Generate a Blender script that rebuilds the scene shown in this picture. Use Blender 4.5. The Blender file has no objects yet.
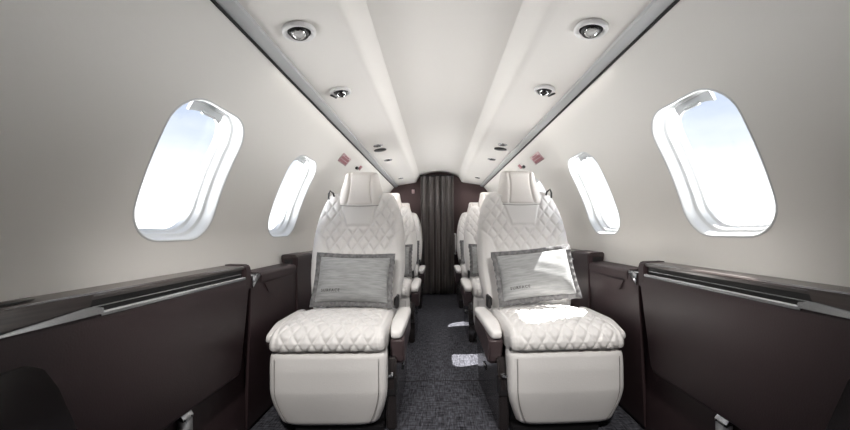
import bpy, bmesh, math, random
from mathutils import Vector, Matrix
random.seed(7)
C = bpy.context.scene.collection
sc = bpy.context.scene
PI = math.pi

# ------------------------------------------------------------------ materials
def mat(name, col, rough=.5, metal=0., spec=.5, coat=0., noise=None, bump=None, sheen=0., emit=None):
    m = bpy.data.materials.new(name); m.use_nodes = True
    nt = m.node_tree; b = nt.nodes['Principled BSDF']
    b.inputs['Base Color'].default_value = (*col, 1)
    b.inputs['Roughness'].default_value = rough
    b.inputs['Metallic'].default_value = metal
    b.inputs['Specular IOR Level'].default_value = spec
    b.inputs['Coat Weight'].default_value = coat
    b.inputs['Coat Roughness'].default_value = .12
    b.inputs['Sheen Weight'].default_value = sheen
    tc = nt.nodes.new('ShaderNodeTexCoord')
    if noise:                       # (scale, amount, stretch)
        mp = nt.nodes.new('ShaderNodeMapping'); mp.inputs['Scale'].default_value = noise[2]
        nt.links.new(tc.outputs['Object'], mp.inputs['Vector'])
        n = nt.nodes.new('ShaderNodeTexNoise'); n.inputs['Scale'].default_value = noise[0]; n.inputs['Detail'].default_value = 5
        nt.links.new(mp.outputs[0], n.inputs['Vector'])
        r = nt.nodes.new('ShaderNodeValToRGB')
        lo = [c*(1-noise[1]) for c in col]; hi = [min(1, c*(1+noise[1])) for c in col]
        r.color_ramp.elements[0].position = .33; r.color_ramp.elements[0].color = (*lo, 1)
        r.color_ramp.elements[1].position = .67; r.color_ramp.elements[1].color = (*hi, 1)
        nt.links.new(n.outputs['Fac'], r.inputs[0]); nt.links.new(r.outputs[0], b.inputs['Base Color'])
    if bump:                        # (scale, strength, stretch)
        mp = nt.nodes.new('ShaderNodeMapping'); mp.inputs['Scale'].default_value = bump[2]
        nt.links.new(tc.outputs['Object'], mp.inputs['Vector'])
        n = nt.nodes.new('ShaderNodeTexNoise'); n.inputs['Scale'].default_value = bump[0]; n.inputs['Detail'].default_value = 3
        nt.links.new(mp.outputs[0], n.inputs['Vector'])
        bp = nt.nodes.new('ShaderNodeBump'); bp.inputs['Strength'].default_value = bump[1]; bp.inputs['Distance'].default_value = .004
        nt.links.new(n.outputs['Fac'], bp.inputs['Height']); nt.links.new(bp.outputs[0], b.inputs['Normal'])
    if emit:
        b.inputs['Emission Color'].default_value = (*emit[0], 1); b.inputs['Emission Strength'].default_value = emit[1]
    return m

ONE = (1, 1, 1)
M = {
 'lining':  mat('cream_lining', (.735, .715, .68), .55, spec=.3, bump=(60, .06, ONE)),
 'ceiling': mat('ivory_ceiling', (.83, .80, .76), .5, spec=.3),
 'leather': mat('white_leather', (.715, .695, .68), .42, spec=.4, bump=(160, .10, ONE)),
 'head':    mat('cream_leather', (.69, .655, .625), .42, spec=.4, bump=(160, .10, ONE)),
 'piping':  mat('grey_piping', (.33, .31, .30), .6),
 'brown':   mat('brown_leather', (.036, .0225, .0245), .42, spec=.28, bump=(220, .12, ONE)),
 'brown2':  mat('brown_seat_cover', (.062, .043, .045), .38, spec=.5),
 'black':   mat('black_plastic', (.012, .011, .012), .35),
 'gloss':   mat('dark_gloss', (.022, .018, .018), .2, spec=.6, coat=.3),
 'slot':    mat('slot_black', (.006, .006, .006), .6),
 'bulk':    mat('bulkhead_brown', (.075, .047, .046), .55, spec=.3),
 'alu':     mat('brushed_aluminium', (.43, .44, .455), .24, metal=1.),
 'satin':   mat('satin_grey_rail', (.52, .53, .535), .4, metal=.25),
 'chrome':  mat('chrome', (.75, .75, .76), .12, metal=1),
 'white':   mat('white_plastic', (.80, .79, .78), .4),
 'lens':    mat('lamp_lens', (.42, .42, .42), .2, emit=((1, .96, .9), .08)),
 'frame':   mat('window_bezel', (.60, .61, .61), .4),
 'shade':   mat('window_blind', (.50, .51, .52), .5),
 'red':     mat('faded_red_print', (.36, .15, .17), .5),
 'pink':    mat('pale_pink_plate', (.52, .37, .38), .5),
 'pillow':  mat('grey_weave', (.31, .315, .315), .9, spec=.1, noise=(30, .16, (.5, 1, 4)), bump=(240, .35, (1, 1, 1)), sheen=.2),
 'pillow2': mat('charcoal_weave', (.17, .168, .17), .9, spec=.1, noise=(60, .3, ONE), bump=(240, .3, ONE)),
 'thread':  mat('dark_thread', (.05, .045, .045), .8),
 'device':  mat('grey_latch_paint', (.36, .365, .375), .4, metal=.3),
 'outer':   mat('window_outer_skin', (.7, .7, .7), .6),
}

def veneer():
    m = bpy.data.materials.new('dark_wood_veneer'); m.use_nodes = True
    nt = m.node_tree; b = nt.nodes['Principled BSDF']
    tc = nt.nodes.new('ShaderNodeTexCoord'); mp = nt.nodes.new('ShaderNodeMapping')
    mp.inputs['Scale'].default_value = (45, 1.6, 45)
    n = nt.nodes.new('ShaderNodeTexNoise'); n.inputs['Scale'].default_value = 3.0; n.inputs['Detail'].default_value = 8; n.inputs['Distortion'].default_value = .6
    r = nt.nodes.new('ShaderNodeValToRGB')
    r.color_ramp.elements[0].position = .3; r.color_ramp.elements[0].color = (.020, .014, .013, 1)
    r.color_ramp.elements[1].position = .7; r.color_ramp.elements[1].color = (.060, .043, .040, 1)
    nt.links.new(tc.outputs['Object'], mp.inputs[0]); nt.links.new(mp.outputs[0], n.inputs['Vector'])
    nt.links.new(n.outputs['Fac'], r.inputs[0]); nt.links.new(r.outputs[0], b.inputs['Base Color'])
    b.inputs['Roughness'].default_value = .3; b.inputs['Coat Weight'].default_value = .3; b.inputs['Coat Roughness'].default_value = .15
    return m
M['veneer'] = veneer()

def carpet():
    m = bpy.data.materials.new('charcoal_carpet'); m.use_nodes = True
    nt = m.node_tree; b = nt.nodes['Principled BSDF']
    tc = nt.nodes.new('ShaderNodeTexCoord')
    cols = []
    for sx, sy in ((150, 22), (22, 120)):
        mp = nt.nodes.new('ShaderNodeMapping'); mp.inputs['Scale'].default_value = (sx, sy, 40)
        n = nt.nodes.new('ShaderNodeTexNoise'); n.inputs['Scale'].default_value = 1.; n.inputs['Detail'].default_value = 6
        nt.links.new(tc.outputs['Object'], mp.inputs[0]); nt.links.new(mp.outputs[0], n.inputs['Vector']); cols.append(n)
    mx = nt.nodes.new('ShaderNodeMath'); mx.operation = 'MULTIPLY'
    nt.links.new(cols[0].outputs['Fac'], mx.inputs[0]); nt.links.new(cols[1].outputs['Fac'], mx.inputs[1])
    r = nt.nodes.new('ShaderNodeValToRGB')
    r.color_ramp.elements[0].position = .13; r.color_ramp.elements[0].color = (.010, .010, .012, 1)
    r.color_ramp.elements[1].position = .40; r.color_ramp.elements[1].color = (.112, .113, .132, 1)
    nt.links.new(mx.outputs[0], r.inputs[0]); nt.links.new(r.outputs[0], b.inputs['Base Color'])
    b.inputs['Roughness'].default_value = .95; b.inputs['Specular IOR Level'].default_value = .1
    bp = nt.nodes.new('ShaderNodeBump'); bp.inputs['Strength'].default_value = .6; bp.inputs['Distance'].default_value = .006
    nt.links.new(mx.outputs[0], bp.inputs['Height']); nt.links.new(bp.outputs[0], b.inputs['Normal'])
    return m
M['carpet'] = carpet()
M['seam'] = mat('carpet_seam', (.006, .006, .006), .9)
M['curtain'] = mat('dark_curtain', (.115, .098, .093), .36, spec=.4, sheen=.5, noise=(40, .12, (1, 1, .1)))

def glass():
    m = bpy.data.materials.new('window_acrylic'); m.use_nodes = True
    nt = m.node_tree; nt.nodes.clear()
    o = nt.nodes.new('ShaderNodeOutputMaterial'); mx = nt.nodes.new('ShaderNodeMixShader')
    t = nt.nodes.new('ShaderNodeBsdfTransparent'); t.inputs[0].default_value = (.97, .98, .99, 1)
    g = nt.nodes.new('ShaderNodeBsdfGlossy'); g.inputs['Roughness'].default_value = .03
    mx.inputs[0].default_value = .04
    nt.links.new(t.outputs[0], mx.inputs[1]); nt.links.new(g.outputs[0], mx.inputs[2]); nt.links.new(mx.outputs[0], o.inputs[0])
    return m
M['glass'] = glass()

# ------------------------------------------------------------------ mesh helpers
def obj(name, vf, m, parent=None, smooth=True, fix=True, sharp=None):
    v, f = vf
    me = bpy.data.meshes.new(name); me.from_pydata([tuple(p) for p in v], [], f)
    if fix:
        bm = bmesh.new(); bm.from_mesh(me)
        bmesh.ops.remove_doubles(bm, verts=bm.verts, dist=1e-6)
        bmesh.ops.recalc_face_normals(bm, faces=bm.faces); bm.to_mesh(me); bm.free()
    if smooth:
        for p in me.polygons: p.use_smooth = True
        if sharp is not None: me.set_sharp_from_angle(angle=math.radians(sharp))
    me.materials.append(m)
    o = bpy.data.objects.new(name, me); C.objects.link(o)
    if parent: o.parent = parent
    return o
def merge(*vfs):
    V, F = [], []
    for v, f in vfs:
        b = len(V); V += list(v); F += [tuple(i+b for i in q) for q in f]
    return V, F
def grid(fn, us, vs):
    V = [fn(u, v) for v in vs for u in us]; n = len(us)
    F = [(j*n+i, j*n+i+1, (j+1)*n+i+1, (j+1)*n+i) for j in range(len(vs)-1) for i in range(n-1)]
    return V, F
def loft(rings, caps=True):
    V = []; F = []; n = len(rings[0])
    for r in rings: V += r
    for j in range(len(rings)-1):
        for i in range(n):
            k = (i+1) % n
            F.append((j*n+i, j*n+k, (j+1)*n+k, (j+1)*n+i))
    if caps:
        F.append(tuple(range(n))); F.append(tuple((len(rings)-1)*n+i for i in range(n)))
    return V, F
def lin(a, b, n): return [a+(b-a)*i/(n-1) for i in range(n)]
def tube(path, r, n=8, closed=False):
    P = [Vector(p) for p in path]; rings = []
    for i, p in enumerate(P):
        if closed: t = P[(i+1) % len(P)]-P[i-1]
        else: t = P[min(i+1, len(P)-1)]-P[max(i-1, 0)]
        t.normalize()
        a = t.orthogonal() if abs(t.z) > .99 else t.cross(Vector((0, 0, 1)))
        a.normalize(); b = t.cross(a)
        rr = r(i/(len(P)-1)) if callable(r) else r
        rings.append([tuple(p+a*rr*math.cos(2*PI*k/n)+b*rr*math.sin(2*PI*k/n)) for k in range(n)])
    if closed:
        rings.append(rings[0]); return loft(rings, False)
    return loft(rings)
def bevelled(vf, w, seg=2, angle=.5):
    me = bpy.data.meshes.new('t'); me.from_pydata([tuple(p) for p in vf[0]], [], vf[1])
    bm = bmesh.new(); bm.from_mesh(me); bpy.data.meshes.remove(me)
    bmesh.ops.remove_doubles(bm, verts=bm.verts, dist=1e-6)
    bmesh.ops.recalc_face_normals(bm, faces=bm.faces)
    es = [e for e in bm.edges if len(e.link_faces) == 2 and e.calc_face_angle(0) > angle]
    bmesh.ops.bevel(bm, geom=es, offset=w, segments=seg, affect='EDGES', clamp_overlap=True)
    bm.verts.index_update()
    r = [tuple(v.co) for v in bm.verts], [tuple(v.index for v in f.verts) for f in bm.faces]
    bm.free(); return r
def box(x0, x1, y0, y1, z0, z1, w=0., seg=2):
    V = [(x, y, z) for z in (z0, z1) for y in (y0, y1) for x in (x0, x1)]
    F = [(0, 1, 3, 2), (4, 5, 7, 6), (0, 1, 5, 4), (2, 3, 7, 6), (0, 2, 6, 4), (1, 3, 7, 5)]
    return bevelled((V, F), w, seg) if w else (V, F)
def prism(poly, ax, a0, a1, w=0., seg=2):
    """extrude a 2D polygon along an axis: ax='y': poly (x,z); 'x': poly (y,z); 'z': poly (x,y)"""
    def P(p, a): return {'y': (p[0], a, p[1]), 'x': (a, p[0], p[1]), 'z': (p[0], p[1], a)}[ax]
    vf = loft([[P(p, a0) for p in poly], [P(p, a1) for p in poly]])
    return bevelled(vf, w, seg) if w else vf
def xf(vf, mtx): return [tuple(mtx @ Vector(p)) for p in vf[0]], vf[1]
def mirx(vf): return [(-p[0], p[1], p[2]) for p in vf[0]], [tuple(reversed(f)) for f in vf[1]]
def lathe(prof, n=32):
    rings = [[(r*math.cos(2*PI*k/n), r*math.sin(2*PI*k/n), z) for k in range(n)] for r, z in prof]
    return loft(rings)
def sgn(a): return -1. if a < 0 else 1.
def thing(name, label, cat, loc=(0, 0, 0), group=None):
    o = bpy.data.objects.new(name, None); C.objects.link(o); o.location = loc
    o['label'] = label; o['category'] = cat
    if group: o['group'] = group
    return o
def tag(o, label, cat, group=None):
    o['label'] = label; o['category'] = cat
    if group: o['group'] = group
    return o
def struct(name, vf, m, parent=None, **k):
    o = obj(name, vf, m, parent, **k)
    if not parent: o['kind'] = 'structure'
    return o
def clone_tree(o, parent=None):
    c = o.copy(); C.objects.link(c); c.parent = parent
    for ch in list(o.children): clone_tree(ch, c)
    return c

# ------------------------------------------------------------------ cabin shell
R, ZC = .90, .76
Y0, Y1 = -1.05, 4.70
def wx(z): return math.sqrt(R*R-(z-ZC)**2)
TH0 = math.asin((.56-ZC)/R); TH1 = math.asin((1.443-ZC)/R)
THW = math.radians(18.6)                       # window centre angle
def WY(s): return [1.158, 1.942, 2.95, 3.62, 4.29] if s < 0 else [1.114, 1.920, 2.81, 3.57, 4.29]       # window positions along the cabin; hidden aft ones added for daylight
HW, HV, RAD = .177, .236, .108                 # half width, half arc height, corner radius
def wp(s, y, th, d=0.):                        # the lining flattens towards the overhead rails
    b = math.sin(PI*max(0., min(1., (th-TH0-.30)/(TH1-TH0-.30))))
    r = R+d-.024*b
    return (s*r*math.cos(th), y, ZC+r*math.sin(th))
def rr_point(dx, dv, hw, hv, rad):
    """where a ray from the centre meets a rounded rectangle (superellipse-free)"""
    lo, hi = 0., 2.
    for _ in range(40):
        m = (lo+hi)/2; x, y = abs(dx*m), abs(dv*m)
        qx, qy = x-(hw-rad), y-(hv-rad)
        inside = math.hypot(max(qx, 0), max(qy, 0))+min(max(qx, qy), 0)-rad < 0
        if inside: lo = m
        else: hi = m
    return dx*lo, dv*lo
CH, CV, NU, NV = .255, .30, 14, 18
def cell_boundary():
    P = []
    P += [(-CH+2*CH*i/NU, -CV) for i in range(NU)]
    P += [(CH, -CV+2*CV*i/NV) for i in range(NV)]
    P += [(CH-2*CH*i/NU, CV) for i in range(NU)]
    P += [(-CH, CV-2*CV*i/NV) for i in range(NV)]
    return P
CB = cell_boundary()
def contour(inset, n=None, bulge=0.):
    rad = max(.02, RAD-inset*.5)
    out = []
    for (u, v) in (CB if n is None else [(math.cos(2*PI*k/n), math.sin(2*PI*k/n)) for k in range(n)]):
        out.append(rr_point(u, v, HW-inset, HV-inset, rad))
    return out
def sidewall(s):
    parts = []
    vm = R*THW
    v0, v1 = R*TH0, R*TH1
    for yc in WY(s):
        hole = contour(0)
        rings = []
        for t in (0, .2, .4, .6, .8, .93, 1):
            rings.append([wp(s, yc+a[0]*(1-t)+b[0]*t, (vm+a[1]*(1-t)+b[1]*t)/R) for a, b in zip(CB, hole)])
        parts.append(loft(rings, False))
    vin = [vm-CV+2*CV*i/NV for i in range(NV+1)]
    ys = [Y0]+[y for yc in WY(s) for y in (yc-CH, yc+CH)]+[Y1]
    for k in range(0, len(ys), 2):              # wall between the windows
        parts.append(grid(lambda y, v: wp(s, y, v/R), [ys[k], ys[k+1]], vin))
    parts.append(grid(lambda y, v: wp(s, y, v/R), lin(Y0, Y1, 12), lin(v0, vm-CV, 8)))
    parts.append(grid(lambda y, v: wp(s, y, v/R), lin(Y0, Y1, 12), lin(vm+CV, v1, 10)))
    return merge(*parts)
struct('wall_left', sidewall(-1), M['lining'])
struct('wall_right', sidewall(1), M['lining'])

def build_window(s, yc, n):
    root = bpy.data.objects.new('window_%d' % n, None); C.objects.link(root); root['kind'] = 'structure'
    root.location = wp(s, yc, THW)
    ox, oy, oz = root.location
    N = 72
    def ring(inset, d, lift=0):
        r = []
        for (u, v) in contour(inset, N):
            p = wp(s, yc+u, THW+v/R, d); r.append((p[0]-ox, p[1]-oy, p[2]-oz))
        return r
    prof = [(-.005, .001), (-.003, -.001), (.001, -.001), (.004, .003), (.006, .016), (.008, .032), (.011, .036), (.017, .038), (.020, .042), (.021, .058), (.023, .062), (.028, .064), (.030, .068), (.031, .086)]
    obj('frame', loft([ring(a, d) for a, d in prof], False), M['frame'], root)
    rg = [ring(.040+k*.0, .086) for k in (0,)]
    V = []; F = []
    rings = [.0295, .07, .11, .15]
    rs = [ring(a, .078) for a in rings]
    V, F = loft(rs, False)
    cidx = len(V); V = list(V)+[tuple(sum((Vector(p) for p in rs[-1]), Vector())/N)]
    F = list(F)+[((len(rs)-1)*N+i, (len(rs)-1)*N+(i+1) % N, cidx) for i in range(N)]
    obj('pane', (V, F), M['glass'], root)
    # raised blind: a grey lip of the shade showing at the head of the opening
    def sh(u, v, d):
        p = wp(s, yc+u, THW+v/R, d); return (p[0]-ox, p[1]-oy, p[2]-oz)
    us = lin(-.075, .075, 15)
    lo = [HV-.044-.012*(abs(u)/.075)**3 for u in us]
    front = [sh(u, a, .043) for u, a in zip(us, lo)]+[sh(u, HV-.012, .043) for u in reversed(us)]
    back = [sh(u, a, .052) for u, a in zip(us, lo)]+[sh(u, HV-.012, .052) for u in reversed(us)]
    obj('shade', loft([front, back]), M['shade'], root, sharp=40)
    obj('shade_handle', bevelled(loft([[sh(u, v, .030) for u, v in ((-.03, HV-.047), (.03, HV-.047), (.03, HV-.038), (-.03, HV-.038))],
                              [sh(u, v, .045) for u, v in ((-.03, HV-.047), (.03, HV-.047), (.03, HV-.038), (-.03, HV-.038))]]), .002), M['shade'], root)
    # portal guides sky light through the opening
    ld = bpy.data.lights.new('window_daylight', 'AREA'); ld.shape = 'RECTANGLE'; ld.size = .34; ld.size_y = .46; ld.cycles.is_portal = True
    lo_ = bpy.data.objects.new('window_daylight', ld); C.objects.link(lo_)
    p = Vector(wp(s, yc, THW, .10)); dirn = Vector((-s*math.cos(THW), 0, -math.sin(THW)))
    lo_.location = p; lo_.rotation_euler = dirn.to_track_quat('-Z', 'Y').to_euler()
    lo_['kind'] = 'helper'
n = 1
for k in range(5):
    for s in (-1, 1):
        build_window(s, WY(s)[k], n); n += 1

# ceiling between the two overhead panels (shallow arch)
def ceil_z(x): return 1.572+.058*(1-(x/.25)**2)
cu = lin(-.25, .25, 17)
struct('ceiling', loft([[(x, y, ceil_z(x)) for x in cu]+[(x, y, 1.66) for x in reversed(cu)] for y in (Y0, Y1)]), M['ceiling'], sharp=40)

# overhead service panels
PT = [(.582, 1.4485), (.562, 1.452), (.335, 1.488), (.312, 1.493), (.300, 1.502), (.292, 1.520), (.262, 1.562), (.250, 1.573), (.250, 1.64), (.582, 1.64)]
def overhead(s, label):
    o = obj('overhead_panel', loft([[(s*x, y, z) for x, z in PT] for y in lin(Y0+.001, Y1-.002, 2)]), M['ceiling'], sharp=35)
    return tag(o, label, 'panel', 'overhead service panels')
overhead(-1, 'ivory overhead service panel above the left row of seats')
overhead(1, 'ivory overhead service panel above the right row of seats')
# grey rails along the outer edge of the panels
def rail(s, n):
    pr = [(.594, 1.430), (.574, 1.4305), (.552, 1.440), (.552, 1.4530), (.584, 1.4480)]
    struct('trim_%d' % n, loft([[(s*x, y, z) for x, z in pr] for y in (Y0, Y1-.002)]), M['satin'], sharp=30)
    struct('trim_%d' % (n+2), box(min(s*.598, s*.588), max(s*.598, s*.588), Y0, Y1-.002, 1.4268, 1.4298), M['slot'])
rail(-1, 1); rail(1, 2)

# floor, dado, bulkheads
fl = struct('floor', box(-.93, .93, Y0, Y1+.1, -.06, 0), M['carpet'], smooth=False)
struct('seam', box(-.40, .40, 1.957, 1.963, -.002, .0015), M['seam'], fl, smooth=False)
def dado(s):
    pr = [(.835, .0), (.838, .30), (.872, .62), (.93, .62), (.93, .0)]
    return loft([[(s*x, y, z) for x, z in pr] for y in (Y0, Y1)])
struct('baseboard_left', dado(-1), M['brown'], sharp=30)
struct('baseboard_right', dado(1), M['brown'], sharp=30)
def cross_poly(grow=.06):
    P = [(-.95, -.06), (.95, -.06), (.95, .55)]
    for i in range(13):
        th = TH0+(PI-2*TH0)*0+(PI/2-TH0)*i/12
        P.append(((R+grow)*math.cos(th), ZC+(R+grow)*math.sin(th)))
    for i in range(11, -1, -1):
        th = TH0+(PI/2-TH0)*i/12
        P.append((-(R+grow)*math.cos(th), ZC+(R+grow)*math.sin(th)))
    P.append((-.95, .55)); return P
struct('wall_back', prism(cross_poly(), 'y', Y1, Y1+.05), M['bulk'], smooth=False)
# forward bulkhead
struct('wall_front', prism(cross_poly(), 'y', Y0-.05, Y0), M['bulk'], smooth=False)

# ------------------------------------------------------------------ curtain, rail, bulkhead fittings
def curtain_fn(u, v):
    x = -.245+.43*u
    ph = u*2*PI*5.5
    y = 4.620+.034*math.sin(ph+.5*math.sin(u*9))*(1-.12*v)
    return (x+.007*math.sin(ph*2+1), y, .012+v*1.55)
cv = grid(curtain_fn, lin(0, 1, 221), lin(0, 1, 12))
co = obj('curtain', cv, M['curtain'], fix=False)
sm = co.modifiers.new('thick', 'SOLIDIFY'); sm.thickness = .004
tag(co, 'dark brown pleated curtain closing the aft end of the aisle', 'curtain')
cr = obj('curtain_rail', box(-.25, .195, 4.575, 4.665, 1.563, 1.572, .003), M['black'])
tag(cr, 'slim dark rail carrying the pleated curtain under the ceiling', 'rail')
for s, w in ((-1, 'left'), (1, 'right')):
    hx = -.268 if s < 0 else .208
    h = obj('grab_rail', tube([(hx, 4.699, .80), (hx, 4.54, .80), (hx, 4.52, .79), (hx, 4.515, .77), (hx, 4.515, .57), (hx, 4.52, .55), (hx, 4.54, .54), (hx, 4.699, .54)], .010, 10), M['white'])
    tag(h, 'white upright grab handle beside the %s edge of the curtain' % w, 'handle', 'curtain grab handles')
    h.location = (0, 0, 0)
sp = obj('wall_switch', box(-.365, -.325, 4.685, 4.699, 1.345, 1.40, .003), M['pink'])
tag(sp, 'small pale square switch plate on the brown bulkhead left of the curtain', 'switch')

# ------------------------------------------------------------------ ceiling fittings
FIT = -.0012
PANEL_SLOPE = math.atan2(1.488-1.452, .227)
def panel_z(x): return 1.452+(.562-abs(x))*(1.488-1.452)/.227
def fit_loc(o, s, x, y):
    o.location = (s*x, y, panel_z(x)-.0015); o.rotation_euler = (0, s*PANEL_SLOPE, 0)
def reading_light(s, x, y, label, tilt, vent):
    t = thing('air_outlet' if vent else 'reading_light', label, 'vent' if vent else 'light', (0, 0, 0), 'overhead eyeball outlets' if vent else 'overhead reading lights')
    fit_loc(t, s, x, y)
    k = .92 if vent else 1.
    bez = lathe([(r*k, z) for r, z in ((.050, 0), (.0505, -.006), (.048, -.0105), (.043, -.0125), (.0385, -.0115), (.0350, -.006), (.0320, -.001), (.0, -.001))], 40)
    obj('bezel', bez, M['white'], t, sharp=50)
    cup = lathe([(r*k, z) for r, z in ((.0345, -.0015), (.0345, -.0055), (.033, -.0065), (.0, -.0065))], 36)
    obj('socket', cup, M['slot'], t, sharp=40)
    rot = Matrix.Rotation(tilt[0], 4, 'X') @ Matrix.Rotation(tilt[1], 4, 'Y')
    ball = lathe([(.0001, -.0112), (.024, -.0112)]+[(.0265*math.cos(a), -.0115-.0255*math.sin(a)*.75) for a in lin(0, .95, 8)]+[(.013, -.0262), (.0001, -.0262)], 28)
    rot = Matrix.Translation((0, 0, -.0045)) @ Matrix.Diagonal((1.1, 1.1, .72, 1)) @ rot
    eb = obj('eyeball', xf(ball, rot), M['black'], t, sharp=60)
    rg = lathe([(.0175, -.023), (.0175, -.029), (.0150, -.0315), (.0130, -.029), (.0130, -.0265), (.0175, -.0262)], 28)
    obj('ring', xf(rg, rot), M['chrome'], eb, sharp=50)
    ln = lathe([(.0001, -.0265), (.0129, -.0265), (.0129, -.0280), (.0001, -.0290)], 24)
    obj('lens', xf(ln, rot), M['lens'] if not vent else M['gloss'], eb)
    if vent:
        obj('lever', xf(box(-.005, .005, -.022, .022, -.0165, -.0105, .0015), Matrix.Rotation(s*.35, 4, 'Z') @ Matrix.Translation((s*.040, 0, 0))), M['black'], t)
    else:
        pass
    return t
for s, w in ((-1, 'left'), (1, 'right')):
    reading_light(s, .455, 1.09, 'chrome eyeball reading light nearest the camera in the %s overhead panel' % w, (-.50, s*.10), False)
    reading_light(s, .455, 1.56, 'white ringed eyeball air outlet with lever, second in the %s overhead panel' % w, (-.45, s*.15), True)
def small_light(s, x, y, label, r=.029):
    t = thing('small_spot_light', label, 'light', (0, 0, 0), 'small spot lights in the overhead panels'); fit_loc(t, s, x, y)
    obj('bezel', lathe([(r*1.25, 0), (r*1.22, -.003), (r*.9, -.0045), (r*.8, -.002), (0.0001, -.002)], 28), M['alu'], t, sharp=40)
    obj('lens', lathe([(r*.62, -.0025), (r*.58, -.006), (.0001, -.0085)], 24), M['gloss'], t)
for s, w in ((-1, 'left'), (1, 'right')):
    small_light(s, .455, 2.56, 'small spot light just before the round speaker in the %s overhead panel' % w)
    small_light(s, .455, 3.08, 'small spot light just behind the round speaker in the %s overhead panel' % w)
    small_light(s, .455, 4.15, 'small spot light at the aft end of the %s overhead panel' % w, .025)
    t = thing('speaker', 'dark round speaker grille in the %s overhead panel' % w, 'speaker', (0, 0, 0), 'overhead speakers'); fit_loc(t, s, .462, 2.69)
    obj('rim', lathe([(.048, 0), (.0475, -.003), (.044, -.004), (.043, -.002), (.0001, -.002)], 32), M['gloss'], t, sharp=40)
    obj('grille', lathe([(.0425, -.0022), (.041, -.0045), (.0001, -.006)], 32), M['black'], t)

# red placards and pull tags on the upper sidewall
def on_wall(s, y, z): 
    th = math.asin((z-ZC)/R)
    return Matrix.Translation(wp(s, y, th, -.001)) @ Matrix.Rotation(-s*th if False else 0, 4, 'Y'), th
def wall_frame(s, y, z):
    th = math.asin((z-ZC)/R)
    n = Vector((-s*math.cos(th), 0, -math.sin(th)))       # into the cabin
    ydir = Vector((0, 1, 0)); zdir = n.cross(ydir) if s < 0 else ydir.cross(n)
    if zdir.z < 0: zdir = -zdir
    m = Matrix((( *ydir, 0), (*zdir, 0), (*n, 0), (0, 0, 0, 1))).transposed()
    m.translation = Vector(wp(s, y, th, -.0015)); return m
for s, w in ((-1, 'left'), (1, 'right')):
    mt = wall_frame(s, 2.43, 1.350)
    t = thing('placard', 'pale placard with faded red print on the upper %s sidewall' % w, 'sign', mt.translation, 'red printed placards')
    loc = Matrix.Translation(-mt.translation) @ mt
    obj('plate', xf(box(-.10, .10, -.034, .034, 0, .003, .001), loc), M['pink'], t)
    ink = [box(-.082, .082, a, a+.018, .003, .0036) for a in (-.026, -.003)]+[box(-.05, .05, .019, .027, .003, .0036)]
    obj('print', xf(merge(*ink), loc), M['red'], t, smooth=False)
    mt = wall_frame(s, 2.82, 1.362)
    t = thing('pull_tag', 'small red tag with a dark pull on the upper %s sidewall' % w, 'tag', mt.translation, 'red pull tags')
    loc = Matrix.Translation(-mt.translation) @ mt
    obj('tag', xf(box(.0, .07, -.010, .028, 0, .002, .0005), loc), M['red'], t)
    obj('pull', xf(box(-.07, -.01, -.020, .004, 0, .010, .003), loc), M['black'], t)

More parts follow.
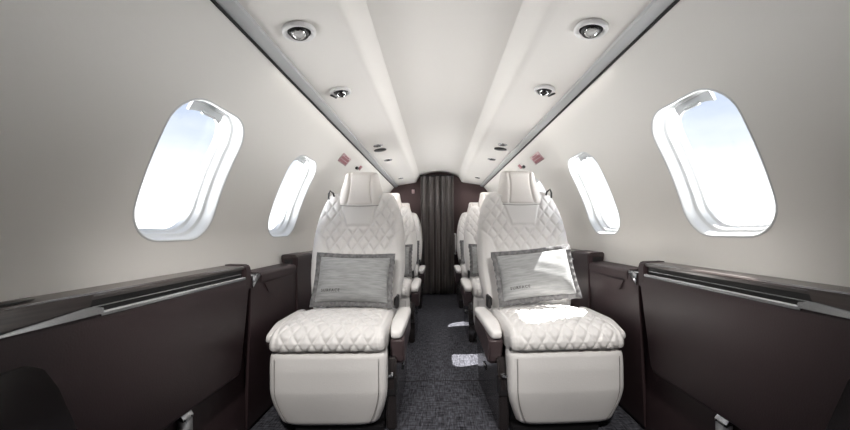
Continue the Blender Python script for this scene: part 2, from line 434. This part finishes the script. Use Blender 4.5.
# ------------------------------------------------------------------ side cabinets (table stowage), consoles
def fcab(s, f): return [(s*p[0], p[1], p[2]) for p in f[0]], f[1]
CAB = 'table stowage cabinets along the sidewalls'
def stowage(s, y0, y1, label, z_up=0., near=False):
    t = thing('table_cabinet', label, 'cabinet', (s*.80, (y0+y1)/2, 0), CAB)
    off = Matrix.Translation(-t.location)
    P = lambda nm, vf, m, par=t, **k: obj(nm, xf(fcab(s, vf), off), m, par, **k)
    # big padded brown panel, its aft edge raked, with a soft rounded border
    rings = []
    zt, zb = .656+z_up, .285
    def outline(inset):
        return [(y0, zb+inset), (y1-.095-inset*1.1, zb+inset), (y1-.078-inset, zb+.02+inset), (y1-.012-inset, zt-.03-inset), (y1-.02-inset, zt-inset), (y0, zt-inset)]
    for x, ins in ((.830, 0), (.806, 0), (.802, .003), (.800, .010)):
        rings.append([(x+.012*(zt-z)/.36*0, y, z) for y, z in outline(ins)])
    P('panel', loft(rings), M['brown'], sharp=40)
    # aluminium lip with the wide plate at its forward end
    lip = [(.7985, zt-.004), (.7985, zt+.003), (.802, zt+.0065), (.820, zt+.0065), (.820, zt-.004)]
    P('trim_strip', loft([[(x, y, z) for x, z in lip] for y in (y0+.30 if near else y0+.2, y1-.046)]), M['alu'], sharp=25)
    # slot the table slides out of
    P('slot', box(.814, .826, y0+.27 if near else y0+.05, y1-.05, zt+.0067, zt+.0335), M['slot'], smooth=False)
    if near: P('table_edge', box(.8095, .8138, y0+.29, y1-.05, zt+.0165, zt+.0190), M['alu'], smooth=False)
    # wood veneer top
    vt = [(.807, zt+.034), (.804, zt+.045), (.810, zt+.050), (.8885, zt+.052), (.8885, zt+.028), (.850, zt+.034)]
    P('top', bevelled(loft([[(x, y, z) for x, z in vt] for y in (y0, y1-.01)]), .0025, 2, .6), M['veneer'], sharp=35)
    # carcass behind
    P('carcass', prism([(.8265, zt+.0295), (.8265, .30), (.832, .30), (.870, .62), (.872, zt+.0295)], 'y', y0, y1-.10), M['slot'], smooth=False)
    capf = [(.8005, zt-.05), (.7985, zt+.030), (.804, zt+.048), (.812, zt+.0535), (.8885, zt+.0555), (.8885, zt+.02), (.845, .55), (.83, zt-.05)]
    P('end_cap', bevelled(prism(capf, 'y', y1-.045, y1-.003) if near else prism(capf, 'y', y0+.002, y0+.22), .004, 2, .4), M['brown'], sharp=35)
    if near:
        pl = [(y0+.10, zt+.003), (y0+.36, zt+.003), (y0+.30, zt+.047), (y0+.15, zt+.047)]
        P('end_plate', bevelled(prism([(y0+.09, zt+.001), (y0+.305, zt+.001), (y0+.305, zt+.014), (y0+.278, zt+.021), (y0+.265, zt+.021), (y0+.09, zt+.004)], 'x', .7965, .8055), .0012), M['alu'], sharp=30)
        P('fascia', bevelled(prism([(y0, zt+.001), (y0+.085, zt+.001), (y0+.085, zt+.0045), (y0+.264, zt+.0215), (y0+.279, zt+.0215), (y0+.290, zt+.048), (y0, zt+.048)], 'x', .8025, .813), .001), M['veneer'], sharp=30)
        # elongated cup recess in the top
        vs = [(.850+.022*math.copysign(abs(math.cos(a))**.7, math.cos(a)), y0-.02+.19+.13*math.copysign(abs(math.sin(a))**.8, math.sin(a))-.09) for a in lin(0, 2*PI*31/32, 32)]
        zz = lambda x: zt+.0505+(x-.812)*.002/.0775
        P('cup_recess', loft([[(x, y, zz(x)+.0012) for x, y in vs], [(x*.3+.85*.7, y*.8+(y0+.08)*.2, zz(.85)+.0014) for x, y in vs]]), M['slot'])
        # dark lower storage panel below the forward end
        q = [(y0, .30), (y0+.275, .30), (y0+.245, .417), (y0+.206, .53), (y0+.18, .578), (y0+.15, .596), (y0, .60)]
        P('storage_panel', bevelled(prism(q, 'x', .793, .7995), .003), M['gloss'], sharp=30)
    return t
def console(s, y0, y1, label):
    t = thing('side_console', label, 'console', (s*.80, (y0+y1)/2, 0), 'leather side consoles between the cabinets')
    off = Matrix.Translation(-t.location)
    P = lambda nm, vf, m, par=t, **k: obj(nm, xf(fcab(s, vf), off), m, par, **k)
    zt = .652
    body = [(.826, .02), (.815, .30), (.806, .55), (.805, zt-.02), (.806, zt-.004), (.812, zt), (.8695, zt), (.8695, .60), (.833, .30), (.832, .02)]
    P('body', loft([[(x, y, z) for x, z in body] for y in (y0, y1)]), M['brown'], sharp=40)
    lid = [(.801, zt-.030), (.801, zt-.002), (.806, zt+.008), (.815, zt+.012), (.884, zt+.018), (.884, zt+.002), (.81, zt+.001), (.8045, zt-.006), (.8045, zt-.030)]
    P('lid', bevelled(loft([[(x, y, z) for x, z in lid] for y in (y0+.08, y1-.004)]), .0015), M['brown'], sharp=40)
    flap = [(y0+.10, zt-.036), (y1-.05, zt-.036), (y1-.06, zt-.060), (y0+.17, zt-.088), (y0+.14, zt-.084)]
    P('flap', bevelled(prism(flap, 'x', .7995, .8045), .003), M['brown'], sharp=30)
    pl = [(.8025, zt-.035), (.803, zt+.002), (.812, zt+.012), (.880, zt+.018), (.880, zt+.001), (.8045, zt-.035)]
    plate = P('control_plate', bevelled(prism([(y0+.008, zt-.045), (y0+.072, zt+.004), (y0+.008, zt+.004)], 'x', .7995, .8045), .001), M['alu'])
    P('control_top', box(.803, .882, y0+.006, y0+.074, zt+.0012, zt+.010, .002), M['alu'])
    P('button', box(.8035, .83, y0+.030, y0+.050, zt+.0101, zt+.014, .001), M['black'])
    return t
for s, w in ((-1, 'left'), (1, 'right')):
    stowage(s, .50, 1.45, 'large brown leather table stowage cabinet below the nearest window on the %s' % w, 0., True)
    console(s, 1.455, 1.92, 'brown leather side console with flap beside the nearest %s seat' % w)
    stowage(s, 1.925, 2.90, 'raised brown table stowage cabinet behind the nearest %s seat' % w, .005)
    console(s, 2.905, 3.35, 'brown leather side console beside the second %s seat' % w)
    stowage(s, 3.355, 4.40, 'brown table stowage cabinet beside the rearmost %s seat' % w, .005)
    t = thing('latch_plate', 'small grey metal latch plate low on the %s side lining under the cabinet' % w, 'latch', (s*.8365, 1.10 if s < 0 else 1.05, .228), 'low grey latch plates')
    obj('plate', fcab(s, box(-.020, 0, -.022, .022, -.05, .035, .002)), M['device'], t)
    obj('hood', fcab(s, prism([(-.021, .026), (-.021, .034), (-.012, .048), (0, .048), (0, .036)], 'y', -.022, .022)), M['alu'], t, smooth=False)
    obj('label_plate', fcab(s, box(-.0215, -.020, -.012, .012, -.032, -.022)), M['white'], t, smooth=False)
    for q in (-.016, .016):
        obj('screw', xf(lathe([(.003, 0), (.003, -.0015), (.0001, -.002)], 10), Matrix.Translation((-s*.0212, q, .0295)) @ Matrix.Rotation(s*PI/2, 4, 'Y')), M['black'], t)

# ------------------------------------------------------------------ seats
def quilt(a, b, depth=.0085, r=.30):
    d = min(abs(a-round(a)), abs(b-round(b)))
    t = min(1, d/r)
    return depth*(1-(1-t)**2.2)
def seglen(p, a, b):
    ax, ay = a; bx, by = b; px, py = p
    t = max(0, min(1, ((px-ax)*(bx-ax)+(py-ay)*(by-ay))/((bx-ax)**2+(by-ay)**2)))
    return math.hypot(px-ax-t*(bx-ax), py-ay-t*(by-ay))
def smooth01(t): t = max(0, min(1, t)); return t*t*(3-2*t)
# backrest half width as a function of height
BW = [(.40, .225), (.47, .245), (.60, .264), (.72, .266), (.82, .260), (.90, .248), (.97, .230), (1.03, .205), (1.07, .180)]
def interp(T, z):
    if z <= T[0][0]: return T[0][1]
    for (a, b), (c, d) in zip(T, T[1:]):
        if z <= c: return b+(d-b)*smooth01((z-a)/(c-a))*0+ (d-b)*(z-a)/(c-a)
    return T[-1][1]
ZTOP, ZBOT = 1.074, .40
def bhalf(z):
    # smoothed
    return sum(interp(BW, z+d) for d in (-.03, -.015, 0, .015, .03))/5
def back_y(z): return .475+.155*(z-.42)/.62+.02*((z-.42)/.62)**2
def qrelief(x, z):
    """seam and quilt pattern of the backrest front"""
    top = .985
    yw = .104+(z-.985)*.30                      # yoke under the headrest
    in_yoke = z > .872 and abs(x) < yw
    lowseam = .690-.35*max(0, abs(x)-.12)
    # side seam from the shoulder's outer edge inward to the low seam
    side = .150+ (z-.69)*.36 if z < .80 else .1896+(z-.80)*1.2
    h = 0.
    if in_yoke:
        d = min(yw-abs(x), z-.872)
        h = .0075*min(1, d/.010)
    elif z > .690 and abs(x) < side:
        d = min(z-.690, side-abs(x))
        if z > .86: d = min(d, max(abs(x)-yw, .872-z) if not in_yoke else 0)
        a = x/.062+z/.086; b = x/.062-z/.086
        h = quilt(a, b)*min(1, d/.02+.15)
    else:
        d = min(abs(abs(x)-side) if z > .69 else 9, abs(z-.69) if abs(x) < .17 else 9)
        h = .0085*min(1, d/.012)
    return h
def backrest_mesh():
    rings = []
    zs = lin(ZBOT, ZTOP-.03, 120)+[ZTOP-.03+.03*math.sin(t) for t in lin(.15, PI/2, 14)]
    for z in zs:
        e = 1.
        if z > ZTOP-.03: e = math.sqrt(max(.0, 1-((z-(ZTOP-.03))/.03)**2))
        if z < ZBOT+.02: e = min(e, .7+.3*(z-ZBOT)/.02)
        hw = bhalf(z)-.045*(1-e) if z > ZTOP-.03 else bhalf(z)
        th = .060*(.25+.75*e) if z > ZTOP-.03 else .060
        th = max(th*e, .002); yc = back_y(z)+.06
        ring = []
        NF = 130
        for i in range(NF):
            u = -1+2*i/(NF-1)
            x = hw*u
            f = (1-abs(u)**5)**.5 if abs(u) < 1 else 0.
            f2 = (1-abs(u)**9)**.4 if abs(u) < 1 else 0.
            y = yc-th*(.55*f+.45*f2)
            wing = .012*smooth01((abs(u)-.62)/.25)*(1 if z < .9 else max(0, 1-(z-.9)/.08))   # side wings stand proud
            fade = smooth01((1-abs(u))/.08)*(e if z > ZTOP-.03 else 1)
            ring.append((x, y-(qrelief(x, z)+wing)*fade, z))
        NB = 24
        for i in range(1, NB-1):
            u = 1-2*i/(NB-1)
            ring.append((hw*u, yc+th*.9*(1-abs(u)**4)**.5, z))
        rings.append(ring)
    return loft(rings)
def slabring(hw, th, yc, z, n=56, e=4.):
    r = []
    for k in range(n):
        a = 2*PI*k/n; c, s_ = math.cos(a), math.sin(a)
        r.append((hw*sgn(c)*abs(c)**(2/e), yc+th*sgn(s_)*abs(s_)**(2/e), z))
    return r
def headrest_mesh():
    rings = []
    z0, z1 = .988, 1.198
    for t in [0, .015, .04, .08]+lin(.12, .88, 24)+[.92, .95, .975, .992, 1]:
        z = z0+(z1-z0)*t
        hw = .135-.034*smooth01((t-.12)/.85)
        e = 1.
        if t < .08: e = math.sqrt(max(.02, 1-((.08-t)/.08)**2))
        if t > .88: e = math.sqrt(max(.01, 1-((t-.88)/.12)**2))
        th = .058*(.25+.75*e)
        hw = hw-.022*(1-e)
        yc = back_y(z0)+.045+.055*t
        ring = []
        NF = 90
        for i in range(NF):
            u = -1+2*i/(NF-1); x = hw*u
            f = (1-abs(u)**4)**.5 if abs(u) < 1 else 0
            sx = .076-.020*math.sin(PI*min(1, t*1.0))*.5-.012*t      # curved seam position
            groove = .006*max(0, 1-abs(abs(x)-sx)/.007)
            wing = .006*smooth01((abs(x)-sx)/.02)
            ring.append((x, yc-th*f-(wing-groove)*e, z))
        for i in range(1, 19):
            u = 1-2*i/19
            ring.append((hw*u, yc+th*.8*(1-abs(u)**4)**.5, z))
        rings.append(ring)
    return loft(rings)
def cushion_mesh():
    """quilted seat pan: profile runs from under the front lip over the nose to the back"""
    prof = [(.055, .352), (.022, .354), (.006, .362), (.001, .376), (.002, .392), (.010, .412), (.028, .428), (.055, .438)]
    yz = []
    for (a, b), (c, d) in zip(prof, prof[1:]):
        for k in range(6): yz.append((a+(c-a)*k/6, b+(d-b)*k/6))
    for k in range(111):
        y = .055+.445*k/110
        yz.append((y, .438+.012*math.sin(min(1, (y-.055)/.2)*PI/2)-.020*smooth01((y-.25)/.25)))
    L = [0.]
    for (a, b), (c, d) in zip(yz, yz[1:]): L.append(L[-1]+math.hypot(c-a, d-b))
    V = []; n = 120
    for j, (y, z) in enumerate(yz):
        a = yz[max(0, j-1)]; b = yz[min(len(yz)-1, j+1)]
        ty, tz = b[0]-a[0], b[1]-a[1]; l = math.hypot(ty, tz); ny, nz = -tz/l, ty/l
        if nz < 0 and y > .06: ny, nz = -ny, -nz
        hw = .236-.012*smooth01((y-.2)/.3)
        for i in range(n):
            u = -1+2*i/(n-1); x = hw*u
            e = (1-abs(u)**14)**.5 if abs(u) < 1 else 0.
            seam = .206-.012*smooth01((y-.2)/.3)
            h = 0.
            sl = L[j]
            if abs(x) < seam and sl > .040:
                d = min(seam-abs(x), sl-.040)
                h = quilt(x/.056+sl/.078, x/.056-sl/.078, .0075)*min(1, d/.02+.1)
            else:
                h = .0065*min(1, max(abs(abs(x)-seam)/.010, (.040-sl)/.01))
            crown = -.012*(1-u*u)*0+.010*(1-u*u)
            drop = .034*(1-e)
            V.append((x, y+ny*(h-drop), z+nz*(h-drop)+crown*smooth01((y)/.05)))
    m = len(yz)
    F = [(j*n+i, j*n+i+1, (j+1)*n+i+1, (j+1)*n+i) for j in range(m-1) for i in range(n-1)]
    # skirt and underside
    b = len(V)
    edge = [j*n for j in range(m)]+[(m-1)*n+i for i in range(1, n)]+[j*n+n-1 for j in range(m-2, -1, -1)]+[i for i in range(n-2, 0, -1)]
    for k in edge:
        x, y, z = V[k]; V.append((x*.985, max(y, .045), .345))
    ne = len(edge)
    for i in range(ne):
        k = (i+1) % ne; F.append((edge[i], edge[k], b+k, b+i))
    F.append(tuple(b+i for i in range(ne)))
    return V, F
def legrest_mesh():
    zs = lin(.040, .347, 50)
    rings = []
    for z in zs:
        t = (z-.040)/.307
        hw = .241
        if t < .55: hw = .194+.047*math.sin(PI/2*t/.55)
        if t > .9: hw = .241-.006*((t-.9)/.1)**2
        if t < .06: hw -= .012*(1-t/.06)
        e = 1.
        if t < .08: e = math.sqrt(max(.05, 1-((.08-t)/.08)**2))
        if t > .94: e = math.sqrt(max(.05, 1-((t-.94)/.06)**2))
        yf = .004+.060*max(0, .50-t)**1.25*1.3+.006*smooth01((t-.75)/.25)  # lower half sweeps back
        depth = .10
        ring = []
        for i in range(60):
            u = -1+2*i/59; x = hw*u
            f = (1-abs(u)**8)**.5 if abs(u) < 1 else 0
            seam = hw-.028
            g = .0035*max(0, 1-abs(abs(x)-seam)/.005)
            ring.append((x, yf+.020*(1-e)+.030*(1-f)+g-.004*(1-u*u), z))
        for i in range(60):
            u = 1-2*i/59; ring.append((hw*u*.97, yf+depth, z))
        rings.append(ring)
    return loft(rings)
def armrest_parts(side):
    """side=+1: aisle armrest (big cover), -1: window-side armrest"""
    if side > 0:
        x0, x1 = .237, .308
    else:
        x0, x1 = -.284, -.242
    # white pad
    rings = []
    for t in lin(0, 1, 30):
        y = (.105 if side > 0 else .06)+.40*t
        zt = .436-.022*(1-smooth01(t/.35))
        e = math.sqrt(max(.02, 1-(abs(2*t-1))**8))
        hw = (x1-x0)/2*(.45+.55*e)*(.80+.20*smooth01(t/.35)); xc = (x0+x1)/2-.004*(1-smooth01(t/.4))*side
        th = .022*(.45+.55*e); r = []
        for k in range(28):
            a = 2*PI*k/28; c, s_ = math.cos(a), math.sin(a)
            r.append((xc+hw*sgn(c)*abs(c)**.55, y, zt-.022+th*sgn(s_)*abs(s_)**.6))
        rings.append(r)
    pad = loft(rings)
    # brown cover under the pad tapering down to the front
    poly = [(.108, .372), (.112, .330), (.128, .268), (.150, .258), (.30, .290), (.49, .31), (.50, .396), (.26, .396), (.16, .384)] if side > 0 else [(.07, .372), (.09, .34), (.49, .34), (.50, .396), (.26, .396), (.12, .384)]
    cov = prism(poly, 'x', x0+.006, x1-.005, .008, 3)
    return pad, cov

PROTO = {}
def seat_proto(side, label):
    """side +1: aisle on its +x (left hand row), -1: mirrored"""
    t = thing('passenger_seat', label, 'seat', (0, 0, 0), 'white quilted cabin seats')
    mr = (lambda vf: vf) if side > 0 else mirx
    A = lambda nm, vf, m, par=t, **k: obj(nm, mr(vf), m, par, **k)
    # base: dark pedestal with an aisle side fairing
    base = A('base', merge(prism([(.10, .02), (.52, .02), (.58, .30), (.10, .34)], 'x', -.20, .225, .006),
                           box(-.15, .22, .06, .60, .0, .03, .004)), M['black'], sharp=30)
    A('side_fairing', bevelled(prism([(.075, .0), (.56, .0), (.62, .24), (.54, .30), (.10, .30), (.060, .20)], 'x', .228, .272), .008, 3), M['gloss'], sharp=30)
    A('recline_lever', box(.232, .262, .050, .085, .232, .243, .004), M['alu'], sharp=40)
    A('trim_cap', bevelled(prism([(.057, .155), (.070, .228), (.110, .228), (.100, .155)], 'x', .232, .274), .003), M['black'], sharp=30)
    A('floor_fitting', box(.2735, .278, .34, .40, .15, .18, .002), M['alu'])
    if 'cushion' not in PROTO:
        PROTO['cushion'] = obj('seat_cushion', cushion_mesh(), M['leather'], None, sharp=60)
        PROTO['back'] = obj('backrest', backrest_mesh(), M['leather'], None, sharp=70)
        PROTO['head'] = obj('headrest', headrest_mesh(), M['head'], None, sharp=75)
        PROTO['leg'] = obj('legrest', legrest_mesh(), M['leather'], None, sharp=60)
        PROTO['headp'] = obj('piping', tube([(.128*math.sin(a)*1.02, back_y(.988)-.014+.030*(1-math.cos(a)), .987+.012*(1-math.cos(a))) for a in lin(-PI/2, PI/2, 25)], .0028, 6), M['piping'], PROTO['head'])
        for sg in (-1, 1): obj('piping', tube([(sg*(.2095-.047*(1-math.sin(PI/2*min(1, t/.55)))), (.004+.060*max(0, .50-t)**1.25*1.3+.0015), .040+.307*t) for t in lin(.05, .94, 20)], .0016, 6), M['piping'], PROTO['leg'])
        for k in ('cushion', 'back', 'head', 'leg'): PROTO[k].parent = t
    else:
        for k in ('cushion', 'back', 'head', 'leg'): clone_tree(PROTO[k], t)
    for sd in (1, -1):
        pad, cov = armrest_parts(sd)
        a = A('armrest', cov, M['brown2'], sharp=40)
        A('pad', pad, M['leather'], a)
    # shoulder harness guide: small dark loop at the outer side of the headrest
    A('belt_guide', tube([(-.150, .660, 1.03), (-.156, .645, 1.065), (-.172, .640, 1.078), (-.182, .645, 1.060), (-.186, .655, 1.03)], .0055, 8), M['black'])
    bk = A('seat_belt', box(.230, .246, .40, .47, .44, .505, .004), M['black'], sharp=40)
    A('buckle', box(.224, .230, .41, .455, .455, .495, .002), M['gloss'], bk)
    return t
ROWY = [1.40, 2.55, 3.71]
SX = .475
seatL = seat_proto(1, 'white quilted leather seat nearest the camera on the left of the aisle')
seatR = seat_proto(-1, 'white quilted leather seat nearest the camera on the right of the aisle')
seatL.location = (-SX-.004, ROWY[0], 0); seatR.location = (SX+.022, ROWY[0], 0); seatR.rotation_euler = (0, 0, math.radians(3.2))
seats = {(-1, 0): seatL, (1, 0): seatR}
for r, nm in ((1, 'second'), (2, 'third')):
    for s, src, w in ((-1, seatL, 'left'), (1, seatR, 'right')):
        c = clone_tree(src); c.location = (s*SX, ROWY[r], 0)
        c.rotation_euler = (0, 0, 0)
        c['label'] = 'white quilted leather seat in the %s row on the %s of the aisle' % (nm, w)
        seats[(s, r)] = c

# ------------------------------------------------------------------ pillows
PW, PH = .366, .238
def pillow_mesh():
    def side(sg):
        def fn(u, v):
            x = PW/2*u*(1-.035*(1-v*v)*abs(u)); z = PH/2*v*(1-.06*(1-u*u)*abs(v))
            b = (max(0, 1-u*u)**.42)*(max(0, 1-v*v)**.42)
            wr = .003*math.sin(9*u+4*v)*math.sin(7*v-3*u)+.004*math.sin(22*(u+v))*max(0, -u-.6)*2
            return (x, sg*(.060*b*(1-.15*v))+(wr*b if sg < 0 else 0), z)
        return grid(fn, [math.sin(PI/2*t) for t in lin(-1, 1, 41)], [math.sin(PI/2*t) for t in lin(-1, 1, 33)])
    return merge(side(-1), side(1))
def border_mesh():
    rings = []
    n = 160
    for off, yy in ((0.012, -.004), (-.022, -.0025), (-.024, 0), (-.022, .0025), (0.012, .004)):
        r = []
        for k in range(n):
            a = k/n*4; q = int(a); f = a-q
            cs = [(-1, -1), (1, -1), (1, 1), (-1, 1)]
            u = cs[q][0]+(cs[(q+1) % 4][0]-cs[q][0])*f; v = cs[q][1]+(cs[(q+1) % 4][1]-cs[q][1])*f
            x = PW/2*u*(1-.035*(1-v*v)*abs(u)); z = PH/2*v*(1-.06*(1-u*u)*abs(v))
            o = -off; w = 0.
            if o > 0: w = .004*math.sin(k*1.1)+.002*math.sin(k*2.7+1)
            ln = 1
            px = x+(o+w*.4)*(1 if abs(u) > .999 else .0)*sgn(u)
            pz = z+(o+w*.4)*(1 if abs(v) > .999 else .0)*sgn(v)
            r.append((px, yy+(w if o > 0 else 0), pz))
        rings.append(r)
    rings.append(rings[0])
    return loft(rings, False)
def text_mesh(s, size):
    cu = bpy.data.curves.new('lettering', 'FONT'); cu.body = s; cu.size = size; cu.extrude = .0006; cu.align_x = 'CENTER'; cu.align_y = 'CENTER'
    cu.space_character = 1.35; cu.resolution_u = 3; cu.offset = size*.012
    o = bpy.data.objects.new('lettering', cu); C.objects.link(o)
    me = bpy.data.meshes.new_from_object(o.evaluated_get(bpy.context.evaluated_depsgraph_get()))
    vf = [tuple(v.co) for v in me.vertices], [tuple(p.vertices) for p in me.polygons]
    bpy.data.objects.remove(o); return vf
def front_y(x, z):
    u = 2*x/PW; v = 2*z/PH
    return -(.060*max(0, 1-u*u)**.42*max(0, 1-v*v)**.42*(1-.15*v))-.0035
def make_pillow(label):
    t = thing('cushion', label, 'cushion', (0, 0, 0), 'grey flanged seat cushions')
    obj('cover', pillow_mesh(), M['pillow'], t)
    obj('border', border_mesh(), M['pillow2'], t)
    V, F = text_mesh('SURFACE', .0185)
    V = [(x-.098, z, y-.066) for x, y, z in V]
    V = [(x, front_y(x, z)-y*.5, z) for x, y, z in V]
    obj('lettering', (V, F), M['thread'], t, smooth=False)
    return t
pil = make_pillow('grey woven cushion with dark border on the nearest left seat')
lab = {(-1, 0): pil['label'], (1, 0): 'grey woven cushion with dark border on the nearest right seat'}
for r, nm in ((1, 'second'), (2, 'third')):
    for s, w in ((-1, 'left'), (1, 'right')):
        lab[(s, r)] = 'grey woven cushion leaning on the %s row seat on the %s' % (nm, w)
first = True
for r in range(3):
    for s in (-1, 1):
        p = pil if first else clone_tree(pil); first = False
        p['label'] = lab[(s, r)]
        dx = {(-1, 0): .015, (1, 0): -.006}.get((s, r), -s*.03)
        p.location = (s*SX+dx, ROWY[r]+(.384 if (s, r) == (1, 0) else .396), .614 if (s, r) == (1, 0) else .594)
        p.rotation_euler = (-.36, {(-1, 0): .025, (1, 0): -.10}.get((s, r), 0), 0)

# ------------------------------------------------------------------ camera
cam = bpy.data.cameras.new('camera'); co = bpy.data.objects.new('camera', cam); C.objects.link(co)
F_PX = 350.
cam.sensor_width = 36; cam.lens = 36*F_PX/850
cam.clip_start = .02
co.location = (-.03, 0, .84)
ROLL = math.radians(.45)
co.rotation_euler = (Matrix.Rotation(PI/2, 4, 'X') @ Matrix.Rotation(-ROLL, 4, 'Z')).to_euler()
cam.shift_x = -12/850; cam.shift_y = 16/850
sc.camera = co

# ------------------------------------------------------------------ sky, sun, lamps
w = bpy.data.worlds.new('sky'); sc.world = w; w.use_nodes = True
nt = w.node_tree; nt.nodes.clear()
out = nt.nodes.new('ShaderNodeOutputWorld'); bg = nt.nodes.new('ShaderNodeBackground')
tc = nt.nodes.new('ShaderNodeTexCoord'); sep = nt.nodes.new('ShaderNodeSeparateXYZ')
nz = nt.nodes.new('ShaderNodeTexNoise'); nz.inputs['Scale'].default_value = 5; nz.inputs['Detail'].default_value = 6
mp = nt.nodes.new('ShaderNodeMapping'); mp.inputs['Scale'].default_value = (1, 1, 3.5)
nt.links.new(tc.outputs['Generated'], sep.inputs[0]); nt.links.new(tc.outputs['Generated'], mp.inputs[0]); nt.links.new(mp.outputs[0], nz.inputs['Vector'])
ma = nt.nodes.new('ShaderNodeMath'); ma.operation = 'MULTIPLY_ADD'; ma.inputs[1].default_value = -.16
nt.links.new(nz.outputs['Fac'], ma.inputs[0]); nt.links.new(sep.outputs['Z'], ma.inputs[2])
ad = nt.nodes.new('ShaderNodeMath'); ad.operation = 'ADD'; ad.inputs[1].default_value = .58
nt.links.new(ma.outputs[0], ad.inputs[0])
rp = nt.nodes.new('ShaderNodeValToRGB'); cr_ = rp.color_ramp
cr_.elements[0].position = .0; cr_.elements[0].color = (14, 14, 14, 1)
cr_.elements[1].position = 1.; cr_.elements[1].color = (.22, .30, .48, 1)
for p, c in ((.42, (14, 14, 14)), (.50, (1.3, 1.3, 1.3)), (.55, (.98, .98, .99)), (.62, (.80, .81, .83)), (.70, (.60, .645, .72)), (.78, (.44, .505, .63))):
    e = cr_.elements.new(p); e.color = (*c, 1)
nt.links.new(ad.outputs[0], rp.inputs[0]); nt.links.new(rp.outputs[0], bg.inputs[0]); nt.links.new(bg.outputs[0], out.inputs[0])
bg.inputs[1].default_value = .80

sun = bpy.data.lights.new('sun', 'SUN'); sun.energy = 15; sun.angle = .006; sun.color = (1, .97, .93)
so = bpy.data.objects.new('sun', sun); C.objects.link(so)
so.rotation_euler = Vector((-.60, -.42, -1)).to_track_quat('-Z', 'Y').to_euler()
so.location = (3, 3, 6)

def spot(x, y, e, aim, size=120):
    l = bpy.data.lights.new('reading_or_fill_lamp', 'SPOT'); l.energy = e; l.spot_size = math.radians(size); l.spot_blend = .9; l.shadow_soft_size = .05; l.color = (1, .97, .93)
    o = bpy.data.objects.new('reading_or_fill_lamp', l); C.objects.link(o); o.location = (x, y, panel_z(x)-.045)
    o.rotation_euler = Vector(aim).to_track_quat('-Z', 'Y').to_euler()
for s in (-1, 1):                                   # lamps at the overhead fittings, plus an unseen front pair added as seat fill
    spot(s*.455, .30, 34, (0, 1.0, -.95), 62); spot(s*.455, 1.09, 2, (0, .15, -1))
    for y in (2.56, 3.08, 4.15): spot(s*.455, y, 2.6, (0, 0, -1))
    # added fill strip below the rail to brighten the sidewall, not a cabin lamp
    for nm, x, z, aim, e in (('sidewall_fill', .580, 1.420, (s*.35, 0, -1), .35),):
        l = bpy.data.lights.new(nm, 'AREA'); l.shape = 'RECTANGLE'; l.size = .012; l.size_y = 3.4; l.energy = e; l.color = (1, .955, .90)
        o = bpy.data.objects.new(nm, l); C.objects.link(o); o.location = (s*x, 2.95, z)
        d = Vector(aim).normalized(); yv = Vector((0, 1, 0)); xv = yv.cross(-d)
        o.rotation_euler = Matrix((xv, yv, -d)).transposed().to_euler()

vs_ = sc.view_settings
sc.display_settings.display_device = 'sRGB'
vs_.view_transform = 'Standard'; vs_.look = 'None'; vs_.gamma = 1; vs_.use_curve_mapping = False
vs_.exposure = 1.02
sc.cycles.use_denoising = True
sc.cycles.max_bounces = 14; sc.cycles.diffuse_bounces = 10; sc.cycles.transparent_max_bounces = 12
